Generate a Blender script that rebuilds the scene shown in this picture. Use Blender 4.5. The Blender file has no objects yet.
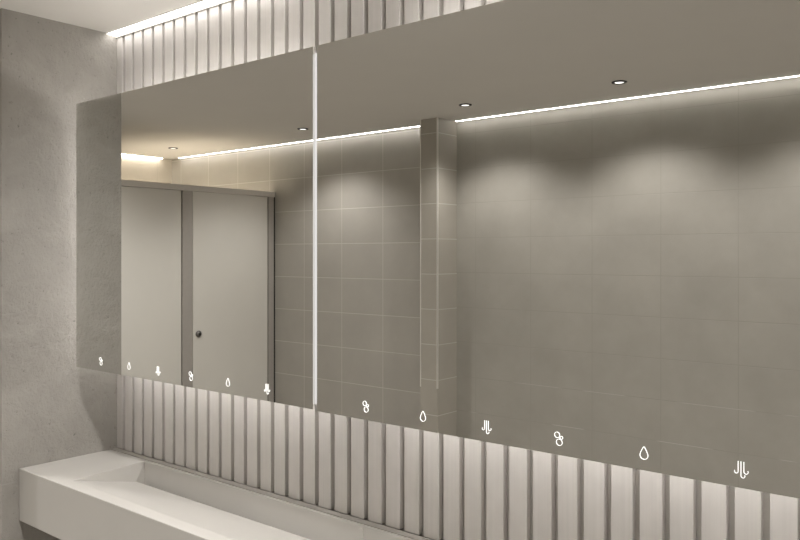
import bpy, bmesh, math
from mathutils import Vector

scene = bpy.context.scene
COL = scene.collection

# ------------------------------------------------------------------ camera, world, exposure
CAM_Z = 1.69
cam_data = bpy.data.cameras.new('camera')
cam_data.sensor_width = 36.0
cam_data.lens = 36.0 * 782.0 / 800.0
cam_data.shift_y = -15.5 / 800.0
cam_data.clip_start = 0.02
cam = bpy.data.objects.new('camera', cam_data)
cam.location = (0, 0, CAM_Z)
cam.rotation_euler = (math.radians(90), 0, math.asin(0.6367))
COL.objects.link(cam)
scene.camera = cam

world = bpy.data.worlds.new('world')
world.use_nodes = True
world.node_tree.nodes['Background'].inputs[0].default_value = (0.9, 0.95, 1.0, 1)
world.node_tree.nodes['Background'].inputs[1].default_value = 0.05
scene.world = world

vs = scene.view_settings
vs.view_transform = 'Standard'
vs.look = 'None'
vs.exposure = 0.26
vs.gamma = 1.0
vs.use_curve_mapping = False
scene.cycles.diffuse_bounces = 6
scene.cycles.max_bounces = 14
scene.cycles.sample_clamp_indirect = 6.0

# light levels of the lamps in the room
STRIP_L = 5.0          # white strip over the slats
STRIP_WALL_L = 12.0     # white strips along the tiled wall
STRIP_WARM_L = 8.5     # warm strip over the cubicles
BACKLIGHT_L = 9.0      # strips behind the mirrors
SPOT_WALL = 34.0       # wall-side downlights (W)
SPOT_CUBICLE = 240.0    # downlight inside the cubicles (W)
SPOT_VANITY = 45.0
SPOT_DOOR_FILL = 84.0       # unseen downlight added to light the cubicle doors     # vanity-side downlights (W)
LENS_L = 1.6

# ------------------------------------------------------------------ room dimensions
CEIL = CAM_Z + 0.949
XW = -3.10             # left wall of the vanity alcove
Y_NIB = 1.345          # where the alcove's left wall ends
Y_SLAT = 1.830         # slat faces
Y_BACK = 1.850         # wall behind the slats
X_R = 4.20             # right end of the room
Y_OPP = -1.374         # wall opposite the mirrors
X_FAR = -6.73
X_CUB = -5.19          # cubicle fronts
Y_MIR = 1.598          # mirror glass faces
M_TOP = CAM_Z + 0.607
Z_SINK = CAM_Z - 0.837


# ------------------------------------------------------------------ materials
def new_mat(name):
    m = bpy.data.materials.new(name)
    m.use_nodes = True
    nt = m.node_tree
    return m, nt, nt.nodes['Principled BSDF']


def lin(c):
    return tuple(((v / 255) / 12.92 if v / 255 <= 0.04045 else ((v / 255 + 0.055) / 1.055) ** 2.4) for v in c) + (1.0,)


def mat_plain(name, color, rough=0.5, metal=0.0, noise=0.0, nscale=20.0, bump=0.0, spec=0.5):
    m, nt, b = new_mat(name)
    b.inputs['Roughness'].default_value = rough
    b.inputs['Metallic'].default_value = metal
    b.inputs['Specular IOR Level'].default_value = spec
    tc = nt.nodes.new('ShaderNodeTexCoord')
    n = nt.nodes.new('ShaderNodeTexNoise')
    n.inputs['Scale'].default_value = nscale
    n.inputs['Detail'].default_value = 5
    nt.links.new(tc.outputs['Object'], n.inputs['Vector'])
    r = nt.nodes.new('ShaderNodeValToRGB')
    c = color
    r.color_ramp.elements[0].position = 0.3
    r.color_ramp.elements[1].position = 0.7
    r.color_ramp.elements[0].color = tuple(v * (1 - noise) for v in c[:3]) + (1,)
    r.color_ramp.elements[1].color = tuple(min(1, v * (1 + noise)) for v in c[:3]) + (1,)
    nt.links.new(n.outputs['Fac'], r.inputs['Fac'])
    nt.links.new(r.outputs['Color'], b.inputs['Base Color'])
    if bump > 0:
        bp = nt.nodes.new('ShaderNodeBump')
        bp.inputs['Strength'].default_value = bump
        bp.inputs['Distance'].default_value = 0.01
        nt.links.new(n.outputs['Fac'], bp.inputs['Height'])
        nt.links.new(bp.outputs['Normal'], b.inputs['Normal'])
    return m


def mat_emit(name, color, strength):
    m, nt, b = new_mat(name)
    b.inputs['Base Color'].default_value = (0.8, 0.8, 0.8, 1)
    b.inputs['Emission Color'].default_value = color
    b.inputs['Emission Strength'].default_value = strength
    return m


def mat_plaster(name, color):
    """trowelled cement plaster: cloudy tone, fine pits, a few long trowel marks"""
    m, nt, b = new_mat(name)
    b.inputs['Roughness'].default_value = 0.75
    b.inputs['Specular IOR Level'].default_value = 0.25
    tc = nt.nodes.new('ShaderNodeTexCoord')

    def noise(scale, detail, rough=0.55, dist=0.0):
        n = nt.nodes.new('ShaderNodeTexNoise')
        n.inputs['Scale'].default_value = scale
        n.inputs['Detail'].default_value = detail
        n.inputs['Roughness'].default_value = rough
        n.inputs['Distortion'].default_value = dist
        nt.links.new(tc.outputs['Object'], n.inputs['Vector'])
        return n
    cloud = noise(5.0, 6, 0.6, 0.4)
    grain = noise(48.0, 5, 0.75)
    r = nt.nodes.new('ShaderNodeValToRGB')
    r.color_ramp.elements[0].position = 0.32
    r.color_ramp.elements[1].position = 0.68
    r.color_ramp.elements[0].color = tuple(v * 0.90 for v in color[:3]) + (1,)
    r.color_ramp.elements[1].color = tuple(v * 1.08 for v in color[:3]) + (1,)
    nt.links.new(cloud.outputs['Fac'], r.inputs['Fac'])
    # faint pale trowel scratches, drawn out along slanting strokes
    mpg = nt.nodes.new('ShaderNodeMapping')
    mpg.inputs['Rotation'].default_value = (math.radians(-38), 0, 0)
    mpg.inputs['Scale'].default_value = (3.0, 3.0, 60.0)
    nt.links.new(tc.outputs['Object'], mpg.inputs['Vector'])
    scr = nt.nodes.new('ShaderNodeTexNoise')
    scr.inputs['Scale'].default_value = 1.0
    scr.inputs['Detail'].default_value = 2
    nt.links.new(mpg.outputs['Vector'], scr.inputs['Vector'])
    rv = nt.nodes.new('ShaderNodeMapRange')
    rv.inputs['From Min'].default_value = 0.69
    rv.inputs['From Max'].default_value = 0.80
    nt.links.new(scr.outputs['Fac'], rv.inputs['Value'])
    mk = rv
    mx = nt.nodes.new('ShaderNodeMix'); mx.data_type = 'RGBA'
    mx.inputs['B'].default_value = tuple(min(1, v * 1.14) for v in color[:3]) + (1,)
    nt.links.new(mk.outputs[0], mx.inputs['Factor'])
    nt.links.new(r.outputs['Color'], mx.inputs['A'])
    # dark pits
    pr = nt.nodes.new('ShaderNodeValToRGB')
    pr.color_ramp.elements[0].position = 0.30; pr.color_ramp.elements[0].color = (0.62, 0.62, 0.62, 1)
    pr.color_ramp.elements[1].position = 0.38; pr.color_ramp.elements[1].color = (1, 1, 1, 1)
    nt.links.new(grain.outputs['Fac'], pr.inputs['Fac'])
    mp = nt.nodes.new('ShaderNodeMix'); mp.data_type = 'RGBA'; mp.blend_type = 'MULTIPLY'
    mp.inputs['Factor'].default_value = 1.0
    nt.links.new(mx.outputs['Result'], mp.inputs['A'])
    nt.links.new(pr.outputs['Color'], mp.inputs['B'])
    nt.links.new(mp.outputs['Result'], b.inputs['Base Color'])
    add = nt.nodes.new('ShaderNodeMath'); add.operation = 'ADD'
    sc = nt.nodes.new('ShaderNodeMath'); sc.operation = 'MULTIPLY'; sc.inputs[1].default_value = 0.5
    nt.links.new(grain.outputs['Fac'], sc.inputs[0])
    nt.links.new(cloud.outputs['Fac'], add.inputs[0])
    nt.links.new(sc.outputs[0], add.inputs[1])
    bp = nt.nodes.new('ShaderNodeBump')
    bp.inputs['Strength'].default_value = 0.8
    bp.inputs['Distance'].default_value = 0.018
    nt.links.new(add.outputs[0], bp.inputs['Height'])
    nt.links.new(bp.outputs['Normal'], b.inputs['Normal'])
    return m


def mat_slat(name, color):
    """painted board with fine upright brushing"""
    m, nt, b = new_mat(name)
    b.inputs['Roughness'].default_value = 0.6
    b.inputs['Specular IOR Level'].default_value = 0.25
    tc = nt.nodes.new('ShaderNodeTexCoord')
    mp = nt.nodes.new('ShaderNodeMapping')
    mp.inputs['Scale'].default_value = (160, 160, 1.5)
    nt.links.new(tc.outputs['Object'], mp.inputs['Vector'])
    n = nt.nodes.new('ShaderNodeTexNoise')
    n.inputs['Scale'].default_value = 1.0
    n.inputs['Detail'].default_value = 3
    nt.links.new(mp.outputs['Vector'], n.inputs['Vector'])
    n2 = nt.nodes.new('ShaderNodeTexNoise')
    n2.inputs['Scale'].default_value = 14
    n2.inputs['Detail'].default_value = 5
    nt.links.new(tc.outputs['Object'], n2.inputs['Vector'])
    ad = nt.nodes.new('ShaderNodeMath'); ad.operation = 'ADD'
    nt.links.new(n.outputs['Fac'], ad.inputs[0])
    nt.links.new(n2.outputs['Fac'], ad.inputs[1])
    r = nt.nodes.new('ShaderNodeMapRange')
    r.inputs['From Min'].default_value = 0.7
    r.inputs['From Max'].default_value = 1.3
    r.inputs['To Min'].default_value = 0.95
    r.inputs['To Max'].default_value = 1.04
    nt.links.new(ad.outputs[0], r.inputs['Value'])
    mx = nt.nodes.new('ShaderNodeMix'); mx.data_type = 'RGBA'; mx.blend_type = 'MULTIPLY'
    mx.inputs['Factor'].default_value = 1
    mx.inputs['A'].default_value = color
    nt.links.new(r.outputs['Result'], mx.inputs['B'])
    nt.links.new(mx.outputs['Result'], b.inputs['Base Color'])
    bp = nt.nodes.new('ShaderNodeBump')
    bp.inputs['Strength'].default_value = 0.15
    bp.inputs['Distance'].default_value = 0.002
    nt.links.new(n.outputs['Fac'], bp.inputs['Height'])
    nt.links.new(bp.outputs['Normal'], b.inputs['Normal'])
    return m


def mat_tile(name, axis, color, grout, tw, th, ox, oz, mortar=0.004, rough=0.45, cloud=0.05, soft=0.3, glint=None):
    """stack-bond wall tile laid out in metres on the wall (axis: the horizontal world axis of the wall)"""
    m, nt, b = new_mat(name)
    b.inputs['Roughness'].default_value = rough
    b.inputs['Specular IOR Level'].default_value = 0.35
    g = nt.nodes.new('ShaderNodeNewGeometry')
    sep = nt.nodes.new('ShaderNodeSeparateXYZ')
    nt.links.new(g.outputs['Position'], sep.inputs[0])

    def line(sock, off, size):
        s = nt.nodes.new('ShaderNodeMath'); s.operation = 'SUBTRACT'; s.inputs[1].default_value = off
        nt.links.new(sock, s.inputs[0])
        p = nt.nodes.new('ShaderNodeMath'); p.operation = 'PINGPONG'; p.inputs[1].default_value = size / 2
        nt.links.new(s.outputs[0], p.inputs[0])
        mr = nt.nodes.new('ShaderNodeMapRange')
        mr.inputs['From Min'].default_value = mortar / 2 * (1 - soft)
        mr.inputs['From Max'].default_value = mortar / 2 * (1 + soft)
        mr.inputs['To Min'].default_value = 1.0
        mr.inputs['To Max'].default_value = 0.0
        nt.links.new(p.outputs[0], mr.inputs['Value'])
        return mr.outputs['Result']
    a = line(sep.outputs['X' if axis == 'X' else 'Y'], ox, tw)
    c = line(sep.outputs['Z'], oz, th)
    mxm = nt.nodes.new('ShaderNodeMath'); mxm.operation = 'MAXIMUM'
    nt.links.new(a, mxm.inputs[0]); nt.links.new(c, mxm.inputs[1])
    n = nt.nodes.new('ShaderNodeTexNoise')
    n.inputs['Scale'].default_value = 3.5
    n.inputs['Detail'].default_value = 7
    n.inputs['Roughness'].default_value = 0.6
    nt.links.new(g.outputs['Position'], n.inputs['Vector'])
    r = nt.nodes.new('ShaderNodeValToRGB')
    r.color_ramp.elements[0].position = 0.3
    r.color_ramp.elements[1].position = 0.7
    r.color_ramp.elements[0].color = tuple(v * (1 - cloud) for v in color[:3]) + (1,)
    r.color_ramp.elements[1].color = tuple(v * (1 + cloud) for v in color[:3]) + (1,)
    nt.links.new(n.outputs['Fac'], r.inputs['Fac'])
    mx = nt.nodes.new('ShaderNodeMix'); mx.data_type = 'RGBA'
    mx.inputs['B'].default_value = grout
    if glint:
        # pale glints on the lower horizontal joints, painted into the grout colour
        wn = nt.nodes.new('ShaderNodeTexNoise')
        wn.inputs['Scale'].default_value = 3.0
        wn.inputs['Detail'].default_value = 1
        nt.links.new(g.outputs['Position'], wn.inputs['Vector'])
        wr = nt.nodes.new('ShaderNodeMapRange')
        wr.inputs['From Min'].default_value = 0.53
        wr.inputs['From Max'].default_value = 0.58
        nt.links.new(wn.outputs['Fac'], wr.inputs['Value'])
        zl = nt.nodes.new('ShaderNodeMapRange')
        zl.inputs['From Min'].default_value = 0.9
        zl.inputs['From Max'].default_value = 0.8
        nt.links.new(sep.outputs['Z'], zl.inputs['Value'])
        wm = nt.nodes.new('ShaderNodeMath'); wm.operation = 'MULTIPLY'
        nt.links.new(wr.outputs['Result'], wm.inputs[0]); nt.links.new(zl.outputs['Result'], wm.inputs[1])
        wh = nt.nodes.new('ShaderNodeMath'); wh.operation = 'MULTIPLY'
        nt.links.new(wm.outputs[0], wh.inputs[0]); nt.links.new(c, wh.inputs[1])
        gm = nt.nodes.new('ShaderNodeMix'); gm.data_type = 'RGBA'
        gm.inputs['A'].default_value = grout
        gm.inputs['B'].default_value = glint
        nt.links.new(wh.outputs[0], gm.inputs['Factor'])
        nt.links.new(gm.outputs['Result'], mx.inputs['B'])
    nt.links.new(mxm.outputs[0], mx.inputs['Factor'])
    nt.links.new(r.outputs['Color'], mx.inputs['A'])
    nt.links.new(mx.outputs['Result'], b.inputs['Base Color'])
    bp = nt.nodes.new('ShaderNodeBump')
    bp.invert = True
    bp.inputs['Strength'].default_value = 0.3
    bp.inputs['Distance'].default_value = 0.002
    nt.links.new(mxm.outputs[0], bp.inputs['Height'])
    nt.links.new(bp.outputs['Normal'], b.inputs['Normal'])
    return m


WHITE = (1.0, 0.968, 0.945, 1)
WARM = (1.0, 0.91, 0.81, 1)
M = {}
M['plaster'] = mat_plaster('cement_plaster', (0.375, 0.357, 0.325))
M['ceiling'] = mat_plain('ceiling_paint', (0.70, 0.675, 0.63), 0.9, noise=0.01, nscale=4, spec=0.1)
M['slat'] = mat_slat('slat_paint', (0.60, 0.576, 0.548, 1))
M['groove'] = mat_plain('slat_backing', (0.44, 0.42, 0.39), 0.8, noise=0.03, spec=0.1)
M['ledge'] = mat_plain('shade_grey_sill', (0.40, 0.38, 0.345), 0.7, noise=0.03, spec=0.1)
M['floor'] = mat_tile('floor_tile', 'X', (0.52, 0.50, 0.465), (0.4, 0.38, 0.35, 1), 0.6, 0.6, 0, 0)
M['tile_small'] = mat_tile('wall_tile_pale_joint', 'X', (0.40, 0.38, 0.345), (0.56, 0.53, 0.48, 1), 0.438, 0.2795,
                           -3.945, CAM_Z + 0.648 - 0.2795 * 3, 0.005)
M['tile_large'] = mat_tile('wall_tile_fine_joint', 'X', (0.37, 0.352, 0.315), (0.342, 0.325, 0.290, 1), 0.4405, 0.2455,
                           -2.645, CAM_Z + 0.608, 0.004, cloud=0.07, glint=(0.5, 0.48, 0.44, 1))
M['tile_pier'] = mat_tile('pier_tile', 'X', (0.39, 0.365, 0.32), (0.58, 0.55, 0.50, 1), 50.0, 0.2455, 20,
                          CAM_Z + 0.600, 0.005)
M['tile_far'] = mat_tile('far_wall_tile', 'Y', (0.55, 0.515, 0.45), (0.48, 0.45, 0.39, 1), 0.438, 0.2795, 0.1,
                         CAM_Z + 0.648, 0.004)
M['sink'] = mat_plain('solid_surface', (0.53, 0.513, 0.48), 0.38, noise=0.01, nscale=8, spec=0.4)
M['laminate'] = mat_plain('door_laminate', (0.72, 0.70, 0.65), 0.45, noise=0.01, nscale=6, spec=0.35)
M['alu'] = mat_plain('satin_aluminium', (0.45, 0.425, 0.395), 0.4, metal=0.2, noise=0.02, nscale=30)
M['alu_rail'] = mat_plain('bright_aluminium', (0.66, 0.63, 0.59), 0.4, metal=0.2, noise=0.02, nscale=30)
M['steel'] = mat_plain('bright_trim_steel', (0.85, 0.82, 0.77), 0.35, metal=0.2, noise=0.02, nscale=30)
M['dark'] = mat_plain('dark_metal', (0.035, 0.033, 0.03), 0.4, metal=0.4, noise=0.05, nscale=40)
M['lockmetal'] = mat_plain('lock_metal', (0.16, 0.15, 0.14), 0.35, metal=0.3, noise=0.05, nscale=40)
M['chrome'] = mat_plain('chrome', (0.7, 0.69, 0.67), 0.15, metal=1.0, noise=0.01)
M['body'] = mat_plain('cabinet_paint', (0.36, 0.35, 0.33), 0.5, noise=0.01)
M['strip'] = mat_emit('white_strip_diffuser', WHITE, STRIP_L)
M['strip_wall'] = mat_emit('wall_strip_diffuser', WHITE, STRIP_WALL_L)
M['strip_warm'] = mat_emit('warm_strip_diffuser', WARM, STRIP_WARM_L)
M['backlight'] = mat_emit('mirror_backlight_diffuser', WHITE, BACKLIGHT_L)
M['gap_glow'] = mat_emit('mirror_gap_diffuser', WHITE, 0.42)
M['gap_glow'].node_tree.nodes['Principled BSDF'].inputs['Base Color'].default_value = (0.4, 0.4, 0.4, 1)
M['lens'] = mat_emit('downlight_lens', WHITE, LENS_L)
M['icon'] = mat_emit('lit_icon', (1, 0.99, 0.96, 1), 0.75)
mm, nt, b = new_mat('mirror_silver')
b.inputs['Metallic'].default_value = 1.0
b.inputs['Roughness'].default_value = 0.0
tcm = nt.nodes.new('ShaderNodeTexNoise')
tcm.inputs['Scale'].default_value = 0.6
rm = nt.nodes.new('ShaderNodeValToRGB')
rm.color_ramp.elements[0].color = (0.765, 0.765, 0.745, 1)
rm.color_ramp.elements[1].color = (0.785, 0.785, 0.765, 1)
nt.links.new(tcm.outputs['Fac'], rm.inputs['Fac'])
nt.links.new(rm.outputs['Color'], b.inputs['Base Color'])
M['mirror'] = mm


# ------------------------------------------------------------------ mesh helpers
def add_box(bm, x0, x1, y0, y1, z0, z1, bevel=0.0, seg=2):
    v = [bm.verts.new(p) for p in ((x0, y0, z0), (x1, y0, z0), (x1, y1, z0), (x0, y1, z0),
                                   (x0, y0, z1), (x1, y0, z1), (x1, y1, z1), (x0, y1, z1))]
    fs = [bm.faces.new([v[i] for i in q]) for q in
          ((3, 2, 1, 0), (4, 5, 6, 7), (0, 1, 5, 4), (1, 2, 6, 5), (2, 3, 7, 6), (3, 0, 4, 7))]
    if bevel > 0:
        edges = list({e for f in fs for e in f.edges})
        bmesh.ops.bevel(bm, geom=edges, offset=bevel, segments=seg, profile=0.5, affect='EDGES')


def add_lathe(bm, prof, n=32, center=(0, 0, 0), axis='Z'):
    """prof: (radius, height) list, turned about an axis through center"""
    rings = []
    for r, h in prof:
        ring = []
        for k in range(n):
            a = 2 * math.pi * k / n
            p = (r * math.cos(a), r * math.sin(a), h)
            if axis == 'X':
                p = (p[2], p[0], p[1])
            elif axis == 'Y':
                p = (p[0], p[2], p[1])
            ring.append(bm.verts.new((p[0] + center[0], p[1] + center[1], p[2] + center[2])))
        rings.append(ring)
    for a, c in zip(rings, rings[1:]):
        for k in range(n):
            bm.faces.new((a[k], a[(k + 1) % n], c[(k + 1) % n], c[k]))
    for ring in (rings[0], rings[-1]):
        bm.faces.new(ring)
    bmesh.ops.recalc_face_normals(bm, faces=bm.faces)


def add_ribbon(bm, pts, width, y0, y1, closed=False):
    """flat line of a given width following pts (x, z), y0..y1 thick"""
    n = len(pts)
    L, R = [], []
    for i, p in enumerate(pts):
        if closed:
            a, c = pts[i - 1], pts[(i + 1) % n]
        else:
            a, c = pts[max(i - 1, 0)], pts[min(i + 1, n - 1)]
        t = Vector((c[0] - a[0], c[1] - a[1])).normalized()
        nx, nz = -t.y * width / 2, t.x * width / 2
        L.append([bm.verts.new((p[0] + nx, y, p[1] + nz)) for y in (y0, y1)])
        R.append([bm.verts.new((p[0] - nx, y, p[1] - nz)) for y in (y0, y1)])
    rng = range(n) if closed else range(n - 1)
    for i in rng:
        j = (i + 1) % n
        bm.faces.new((L[i][0], L[j][0], R[j][0], R[i][0]))
        bm.faces.new((L[i][1], R[i][1], R[j][1], L[j][1]))
        bm.faces.new((L[i][0], L[i][1], L[j][1], L[j][0]))
        bm.faces.new((R[i][0], R[j][0], R[j][1], R[i][1]))
    if not closed:
        bm.faces.new((L[0][0], R[0][0], R[0][1], L[0][1]))
        bm.faces.new((L[-1][0], L[-1][1], R[-1][1], R[-1][0]))
    bmesh.ops.recalc_face_normals(bm, faces=bm.faces)


def obj(name, bm, mat, parent=None, smooth=False):
    me = bpy.data.meshes.new(name)
    bm.normal_update()
    bm.to_mesh(me)
    bm.free()
    me.materials.append(M[mat])
    if smooth:
        for p in me.polygons:
            p.use_smooth = True
    o = bpy.data.objects.new(name, me)
    COL.objects.link(o)
    if parent:
        o.parent = parent
    return o


def box(name, mat, x0, x1, y0, y1, z0, z1, parent=None, bevel=0.0):
    bm = bmesh.new()
    ox, oy, oz = (0, 0, 0)
    add_box(bm, x0, x1, y0, y1, z0, z1, bevel)
    return obj(name, bm, mat, parent)


def struct(o):
    o['kind'] = 'structure'
    return o


def tag(o, label, cat, group=None):
    o['label'] = label
    o['category'] = cat
    if group:
        o['group'] = group
    return o


def thing(name, loc, label, cat, group=None):
    o = bpy.data.objects.new(name, None)
    o.empty_display_size = 0.1
    o.location = loc
    COL.objects.link(o)
    return tag(o, label, cat, group)


def copy_tree(o, parent=None):
    c = o.copy()
    COL.objects.link(c)
    if parent:
        c.parent = parent
    for ch in list(o.children):
        copy_tree(ch, c)
    return c


# ------------------------------------------------------------------ the room shell
T = 0.12
struct(box('floor', 'floor', X_FAR - T, X_R + T, Y_OPP - T, Y_BACK + T, -0.1, 0))
struct(box('ceiling', 'ceiling', X_FAR - T, X_R + T, Y_OPP - T, Y_BACK + T, CEIL, CEIL + 0.1))
# alcove's left wall: the thick plastered block beside the vanity
struct(box('wall_left', 'plaster', X_FAR - T, XW, Y_NIB, Y_BACK + T, 0, CEIL))
struct(box('wall_right', 'plaster', X_R, X_R + T, Y_OPP - T, Y_BACK + T, 0, CEIL))
struct(box('wall_far', 'tile_far', X_FAR - T, X_FAR, Y_OPP - T, Y_NIB, 0, CEIL))
PIER_X0, PIER_X1, PIER_Y = -3.397, -3.247, Y_OPP + 0.23
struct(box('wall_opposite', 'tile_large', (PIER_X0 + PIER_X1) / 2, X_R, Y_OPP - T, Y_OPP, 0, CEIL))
struct(box('wall_opposite_side', 'tile_small', X_FAR, (PIER_X0 + PIER_X1) / 2, Y_OPP - T, Y_OPP, 0, CEIL))
struct(box('wall_pier', 'tile_pier', PIER_X0, PIER_X1, Y_OPP, PIER_Y, 0, CEIL))

# slat cladding of the mirror wall: one panel of upright boards over a backing, with a bottom rail
bm = bmesh.new()
add_box(bm, XW, X_R, Y_BACK, Y_BACK + T, 0, CEIL)
struct(obj('wall_back', bm, 'groove'))
bm = bmesh.new()
PITCH, GAP = 0.07358, 0.0180
k = 0
x_left = XW
gx = -3.0485
while gx < X_R:
    add_box(bm, x_left, gx - GAP / 2, Y_SLAT, Y_BACK, Z_SINK + 0.002, CEIL, 0.0012, 1)
    x_left = gx + GAP / 2
    gx += PITCH
add_box(bm, x_left, X_R, Y_SLAT, Y_BACK, Z_SINK + 0.002, CEIL, 0.0012, 1)
struct(obj('wall_back_slats', bm, 'slat'))

struct(box('trim_3', 'ledge', XW + 0.001, 1.0, 1.801, Y_SLAT - 0.001, Z_SINK - 0.206, Z_SINK + 0.001))  # ledge behind the basin; its grey partly stands in for shade there

# bright metal corner strips on the pier
for i, x in enumerate((PIER_X0, PIER_X1)):
    bm = bmesh.new()
    s = -1 if i == 0 else 1
    add_box(bm, min(x, x + s * 0.002) - (0.006 if s > 0 else 0), max(x, x + s * 0.002) + (0.006 if s < 0 else 0),
            PIER_Y, PIER_Y + 0.002, 0.76, CEIL - 0.001)
    add_box(bm, min(x, x + s * 0.002), max(x, x + s * 0.002), PIER_Y - 0.008, PIER_Y + 0.002, 0.76, CEIL - 0.001)
    struct(obj('trim_%d' % (i + 1), bm, 'steel'))


# ------------------------------------------------------------------ recessed light strips along the ceiling edges
def strip_light(x0, x1, y0, y1, mat, label, group, drop=0.007, lip=False):
    cx, cy = (x0 + x1) / 2, (y0 + y1) / 2
    t = thing('strip_light', (cx, cy, CEIL), label, 'strip light', group)
    hx, hy = (x1 - x0) / 2, (y1 - y0) / 2
    box('housing', 'ceiling', -hx, hx, -hy, hy, -0.004, 0, t)
    box('diffuser', mat, -hx + 0.002, hx - 0.002, -hy + 0.002, hy - 0.002, -drop, -0.0035, t)
    if lip:
        box('shade_lip', 'ceiling', -hx, hx, hy - 0.0015, hy + 0.003, -0.013, 0, t)  # added lip that keeps the strip's light off the slat tops
    return t


GS = 'light strips along the ceiling edges'
strip_light(XW + 0.001, X_R - 0.001, 1.780, Y_SLAT - 0.006, 'strip',
            'white light strip in the ceiling edge directly above the slatted wall', GS, lip=True)
strip_light(PIER_X1 + 0.02, X_R - 0.001, Y_OPP + 0.032, Y_OPP + 0.050, 'strip_wall',
            'long light strip along the ceiling above the large tiles right of the pier', GS)
strip_light(-6.55, PIER_X0 - 0.001, Y_OPP + 0.032, Y_OPP + 0.050, 'strip_wall',
            'light strip at the ceiling from the cubicles to the left side of the pier', GS)
strip_light(X_FAR + 0.001, X_FAR + 0.055, -1.24, Y_NIB - 0.05, 'strip_warm',
            'warm short light strip on the far wall above the left cubicle door', GS, 0.012)


# ------------------------------------------------------------------ downlights
def make_downlight():
    t = bpy.data.objects.new('downlight', None)
    t.empty_display_size = 0.05
    COL.objects.link(t)
    bm = bmesh.new()
    add_lathe(bm, [(0.041, 0.0), (0.042, -0.003), (0.040, -0.006), (0.032, -0.007), (0.027, -0.003), (0.026, 0.0)], 40)
    obj('trim_ring', bm, 'dark', t, True)
    bm = bmesh.new()
    add_lathe(bm, [(0.0255, -0.001), (0.024, -0.0045), (0.015, -0.006), (0.004, -0.0065)], 32)
    obj('lens', bm, 'lens', t, True)
    return t


def spot(parent, watts, angle, blend, color=(1, 0.97, 0.94)):
    l = bpy.data.lights.new('downlight_lamp', 'SPOT')
    l.energy = watts
    l.spot_size = math.radians(angle)
    l.spot_blend = blend
    l.shadow_soft_size = 0.05
    l.color = color
    o = bpy.data.objects.new('downlight_lamp', l)
    o.location = (0, 0, -0.035)
    COL.objects.link(o)
    o.parent = parent


proto = make_downlight()
Y_ROW = -0.886
GD = 'dark-rimmed downlights in the ceiling'
wall_row = [
    (-1.808, 'black-rimmed ceiling downlight reflected far right of the tiled pier', WHITE[:3]),
    (-2.834, 'black-rimmed ceiling downlight just right of the top of the tiled pier', WHITE[:3]),
    (-4.321, 'dark-rimmed ceiling downlight just left of the gap between the mirrors', WHITE[:3]),
    (-5.990, 'dark-rimmed ceiling downlight above the toilet cubicles near the room corner', (1, 0.92, 0.83)),
    (0.300, 'added unseen ceiling downlight by the tiled wall, behind and right of the viewer', WHITE[:3]),  # added out of view to raise the ambient light
    (-0.790, 'black-rimmed ceiling downlight beyond the right edge of the right mirror', WHITE[:3]),
]
first = True
roots = []
for x, label, colr in wall_row:
    r = proto if first else copy_tree(proto)
    first = False
    r.location = (x, Y_ROW, CEIL)
    tag(r, label, 'downlight', GD)
    cub = x < -5
    roots.append((r, SPOT_CUBICLE if cub else SPOT_WALL, 118 if cub else 130, 0.6 if cub else 0.65, colr))
GV = 'downlights over the vanity'
for x, label in ((-4.30, 'added ceiling downlight in front of the cubicle doors, unseen behind the plastered wall'),  # added where the mirrors miss it, to brighten the doors
                 (-2.10, 'ceiling downlight in front of the left mirror, out of its reflection'),
                 (-1.15, 'ceiling downlight in front of the right mirror, out of its reflection'),
                 (0.15, 'added unseen ceiling downlight past the right end of the right mirror'),  # this lamp and the next two are added for more ambient light
                 (1.45, 'second added unseen ceiling downlight past the right end of the right mirror'),
                 (2.75, 'added unseen ceiling downlight farthest right of the mirrors')):
    r = copy_tree(proto)
    r.location = (x, 0.80 if x < -3 else 0.985, CEIL)
    tag(r, label, 'downlight', GV)
    roots.append((r, SPOT_DOOR_FILL if x < -3 else SPOT_VANITY, 150, 0.8, WHITE[:3]))
for r, w, a, bl, colr in roots:
    spot(r, w, a, bl, colr)


# ------------------------------------------------------------------ mirror cabinets
def circle(cx, cz, r, n=28):
    return [(cx + r * math.cos(2 * math.pi * k / n), cz + r * math.sin(2 * math.pi * k / n)) for k in range(n)]


def arc(cx, cz, r, a0, a1, n=12):
    return [(cx + r * math.cos(math.radians(a0 + (a1 - a0) * k / n)),
             cz + r * math.sin(math.radians(a0 + (a1 - a0) * k / n))) for k in range(n + 1)]


LW = 0.0013
IY0, IY1 = -0.0012, 0.0


def bubble_icon(parent, x, z):
    bm = bmesh.new()
    add_ribbon(bm, circle(-0.0052, 0.0100, 0.0074), LW, IY0, IY1, True)
    add_ribbon(bm, circle(0.0010, -0.0085, 0.0085), LW, IY0, IY1, True)
    add_ribbon(bm, circle(0.0070, 0.0040, 0.0040), LW * 0.8, IY0, IY1, True)
    o = obj('bubble_icon', bm, 'icon', parent)
    o['label'] = 'white soap bubbles icon'
    o.location = (x, 0, z)
    o.scale = (0.87, 1, 0.87)


def drop_icon(parent, x, z):
    bm = bmesh.new()
    pts = arc(0, -0.005, 0.0100, 160, 380, 24)
    pts = [(-0.0066, 0.0055)] + pts + [(0.0066, 0.0055), (0.0012, 0.0150), (-0.0012, 0.0150)]
    add_ribbon(bm, pts, LW, IY0, IY1, True)
    o = obj('drop_icon', bm, 'icon', parent)
    o['label'] = 'white water drop icon'
    o.location = (x, 0, z)
    o.scale = (0.87, 1, 0.87)


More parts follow.
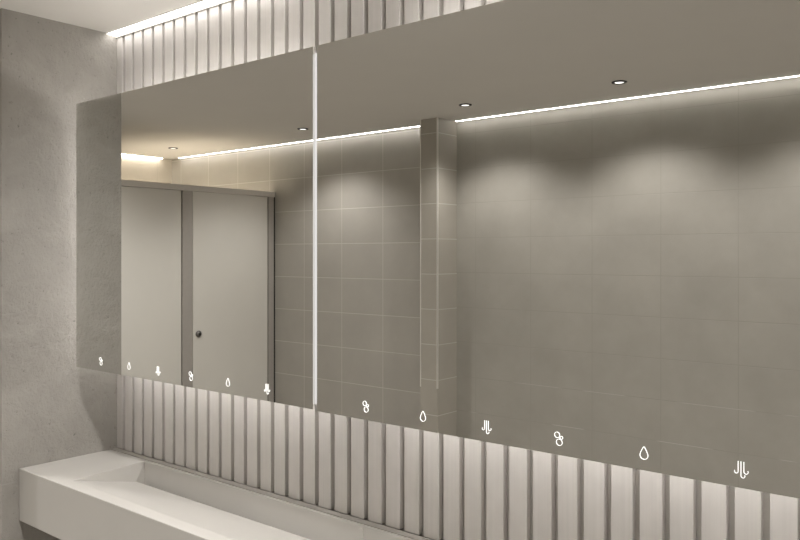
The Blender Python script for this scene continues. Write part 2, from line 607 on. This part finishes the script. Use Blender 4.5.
def airflow_icon(parent, x, z):
    bm = bmesh.new()
    u = 0.000152
    add_ribbon(bm, [(-40 * u, 115 * u)] + arc(-66 * u, -40 * u, 26 * u, 0, -215), LW * 0.9, IY0, IY1)
    add_ribbon(bm, [(0, 115 * u)] + arc(28 * u, -95 * u, 28 * u, 180, 390), LW * 0.9, IY0, IY1)
    add_ribbon(bm, [(41 * u, 115 * u)] + arc(71 * u, -30 * u, 30 * u, 180, 395), LW * 0.9, IY0, IY1)
    o = obj('airflow_icon', bm, 'icon', parent)
    o['label'] = 'white hand dryer air icon'
    o.location = (x, 0, z)
    o.scale = (0.87, 1, 0.87)


def mirror_cabinet(x0, x1, icon_x, icon_z, inner, bot, label):
    M_BOT = CAM_Z + bot
    w = x1 - x0
    h = M_TOP - M_BOT
    t = thing('mirror_cabinet', (x0, Y_MIR, M_BOT), label, 'mirror', 'wall-hung mirrors over the washbasin')
    depth = Y_SLAT - Y_MIR
    box('mirror_glass', 'mirror', 0, w, 0, 0.008, 0, h, t)
    i = 0.045
    box('cabinet_body', 'body', i, w - i, 0.008, depth, i, h - i, t)
    # backlight bars round the body
    for nm, (a0, a1, z0, z1) in (('top', (i + (0.16 if inner == 'left' else 0), w - i - (0.16 if inner == 'right' else 0), h - i, h - i + 0.024)), ('bottom', (i + (0.05 if inner == 'left' else 0), w - i - (0.05 if inner == 'right' else 0), i - 0.013, i)),
                                 ('left', (i - 0.012, i, i, h - i)), ('right', (w - i, w - i + 0.012, i, h - i))):
        if nm == inner:      # the bar facing the other mirror is a broad, dim diffuser
            box('backlight_bar', 'gap_glow', a0, a1, 0.010, depth - 0.01, 0.004, h - 0.004, t)
        else:
            box('backlight_bar', 'backlight', a0, a1, 0.110, 0.135, z0, z1, t)
    zi = CAM_Z + icon_z - M_BOT
    for k, x in enumerate(icon_x):
        (bubble_icon, drop_icon, airflow_icon)[k % 3](t, x - x0, zi)
    return t


mirror_cabinet(-3.0095, -1.6490, (-2.8211, -2.6241, -2.4366, -2.2411, -2.0418, -1.8512), -0.4140, 'right', -0.4520,
               'left frameless mirror reflecting the cubicle doors, with six small white icons')
mirror_cabinet(-1.6321, -0.2770, (-1.4407, -1.2423, -1.0471, -0.8516, -0.6527, -0.4578), -0.4185, 'left', -0.4550,
               'right frameless mirror reflecting the tiled pier and wall, with six white icons')


# ------------------------------------------------------------------ washbasin: long trough with a sloping floor
def washbasin():
    x0, x1 = XW + 0.001, 1.0
    yf, yb = 1.411, 1.800
    zt, zb = Z_SINK, Z_SINK - 0.204
    bx0, bx1 = -2.788, 0.70         # basin ends (rear corner leans a little outward)
    bf, bb = 1.460, 1.791           # basin front and rear edges
    yl, zl = 1.735, zt - 0.069      # rear lip of the sloping floor
    t = thing('washbasin', (x0, yf, zb),
              'long white wall-hung trough washbasin with sloping floor below the mirrors', 'sink')
    O = Vector((x0, yf, zb))
    bm = bmesh.new()

    def V(x, y, z):
        return bm.verts.new((x - O.x, y - O.y, z - O.z))
    # outer top and body
    A = [V(x0, yf, zt), V(x1, yf, zt), V(x1, yb, zt), V(x0, yb, zt)]
    B = [V(x0, yf, zb), V(x1, yf, zb), V(x1, yb, zb), V(x0, yb, zb)]
    r = [V(bx0 + 0.012, bf, zt), V(bx1 - 0.012, bf, zt), V(bx1, bb, zt), V(bx0 - 0.026, bb - 0.008, zt)]   # rim of the basin
    for i in range(4):
        j = (i + 1) % 4
        bm.faces.new((A[i], A[j], r[j], r[i]))
        bm.faces.new((B[i], B[j], A[j], A[i]))
    bm.faces.new(B[::-1])
    # floor from the front rim down to its rear lip, gutter behind it
    fl, fr = V(bx0 - 0.010, yl, zl), V(bx1 - 0.004, yl, zl)
    gz = zt - 0.125
    g0l, g0r = V(bx0 - 0.010, yl, gz), V(bx1 - 0.004, yl, gz)
    g1l, g1r = V(bx0 - 0.026, bb - 0.008, gz), V(bx1, bb, gz)
    bm.faces.new((r[0], r[1], fr, fl))          # sloping floor
    bm.faces.new((fl, fr, g0r, g0l))            # front side of the gutter
    bm.faces.new((g0l, g0r, g1r, g1l))          # gutter bottom
    bm.faces.new((g1l, g1r, r[2], r[3]))        # rear wall
    bm.faces.new((r[3], r[0], fl, g0l, g1l))    # left end wall
    bm.faces.new((r[1], r[2], g1r, g0r, fr))    # right end wall
    bmesh.ops.recalc_face_normals(bm, faces=bm.faces)
    es = [e for e in bm.edges if (e.verts[0] in A and e.verts[1] in A) or (e.verts[0] in r and e.verts[1] in r)
          or (e.verts[0] in A and e.verts[1] in B) or (e.verts[0] in B and e.verts[1] in B)]
    bmesh.ops.bevel(bm, geom=es, offset=0.0025, segments=2, profile=0.5, affect='EDGES')
    obj('basin', bm, 'sink', t)
    # joint rib on the rear wall
    bm = bmesh.new()
    add_box(bm, -1.640 - O.x, -1.618 - O.x, bb - 0.010 - O.y, bb + 0.001 - O.y, gz + 0.001 - O.z, zt - 0.002 - O.z, 0.003)
    obj('joint_rib', bm, 'sink', t)
    # waste slot strainer in the gutter
    bm = bmesh.new()
    add_box(bm, -2.30 - O.x, -2.12 - O.x, yl + 0.012 - O.y, bb - 0.012 - O.y, gz - O.z, gz + 0.003 - O.z, 0.001)
    obj('strainer', bm, 'chrome', t)
    return t


washbasin()


# ------------------------------------------------------------------ toilet cubicles
def cubicles():
    H_RAIL0, H_RAIL1 = 2.190, 2.236
    t = thing('toilet_cubicle', (X_CUB, 0, 0),
              'row of toilet cubicles with pale grey doors in an aluminium frame', 'toilet cubicle')

    def part(name, mat, x0, x1, y0, y1, z0, z1, parent=t, bevel=0.0):
        return box(name, mat, x0 - X_CUB, x1 - X_CUB, y0, y1, z0, z1, parent, bevel)
    posts = [(Y_OPP + 0.011, -1.304), (-0.521, -0.428), (0.355, 0.448), (1.231, Y_NIB - 0.002)]
    for a, c in posts:
        part('post', 'alu', X_CUB - 0.04, X_CUB, a, c, 0, H_RAIL0, bevel=0.002)
    part('shadow_gap_strip', 'dark', X_CUB - 0.04, X_CUB + 0.002, Y_OPP + 0.001, Y_OPP + 0.010, 0, H_RAIL0)  # dark strip standing in for the shadow gap at the wall
    part('head_rail', 'alu_rail', X_CUB - 0.045, X_CUB + 0.004, Y_OPP + 0.002, Y_NIB - 0.002, H_RAIL0, H_RAIL1, bevel=0.003)
    for (p0, p1), (q0, q1) in zip(posts, posts[1:]):
        part('gap_light_block', 'dark', X_CUB - 0.039, X_CUB - 0.032, p1 + 0.0005, p1 + 0.025, 0.15, H_RAIL0 - 0.002)  # added dark strip: blocks cubicle light and keeps the door slit dark
        d = part('door', 'laminate', X_CUB - 0.030, X_CUB - 0.006, p1 + 0.009, q0 - 0.006, 0.15, H_RAIL0 - 0.002, bevel=0.002)
        yk = q0 - 0.006 - 0.052
        bm = bmesh.new()
        add_lathe(bm, [(0.027, -0.006), (0.027, -0.001), (0.025, 0.002), (0.013, 0.003), (0.011, 0.010), (0.008, 0.012)],
                  28, (0, yk, 1.058), 'X')
        lk = obj('lock', bm, 'lockmetal', d, True)
        lk['label'] = 'round dark grey lock'
        bm = bmesh.new()
        add_lathe(bm, [(0.0125, 0.0125), (0.0115, 0.0145), (0.004, 0.015)], 20, (0, yk, 1.058), 'X')
        obj('thumb_turn', bm, 'dark', d, True)
    for (a, c) in posts[1:3]:
        y = (a + c) / 2
        part('partition', 'laminate', X_FAR + 0.002, X_CUB - 0.041, y - 0.009, y + 0.009, 0.15, H_RAIL0, bevel=0.001)
    return t


cubicles()
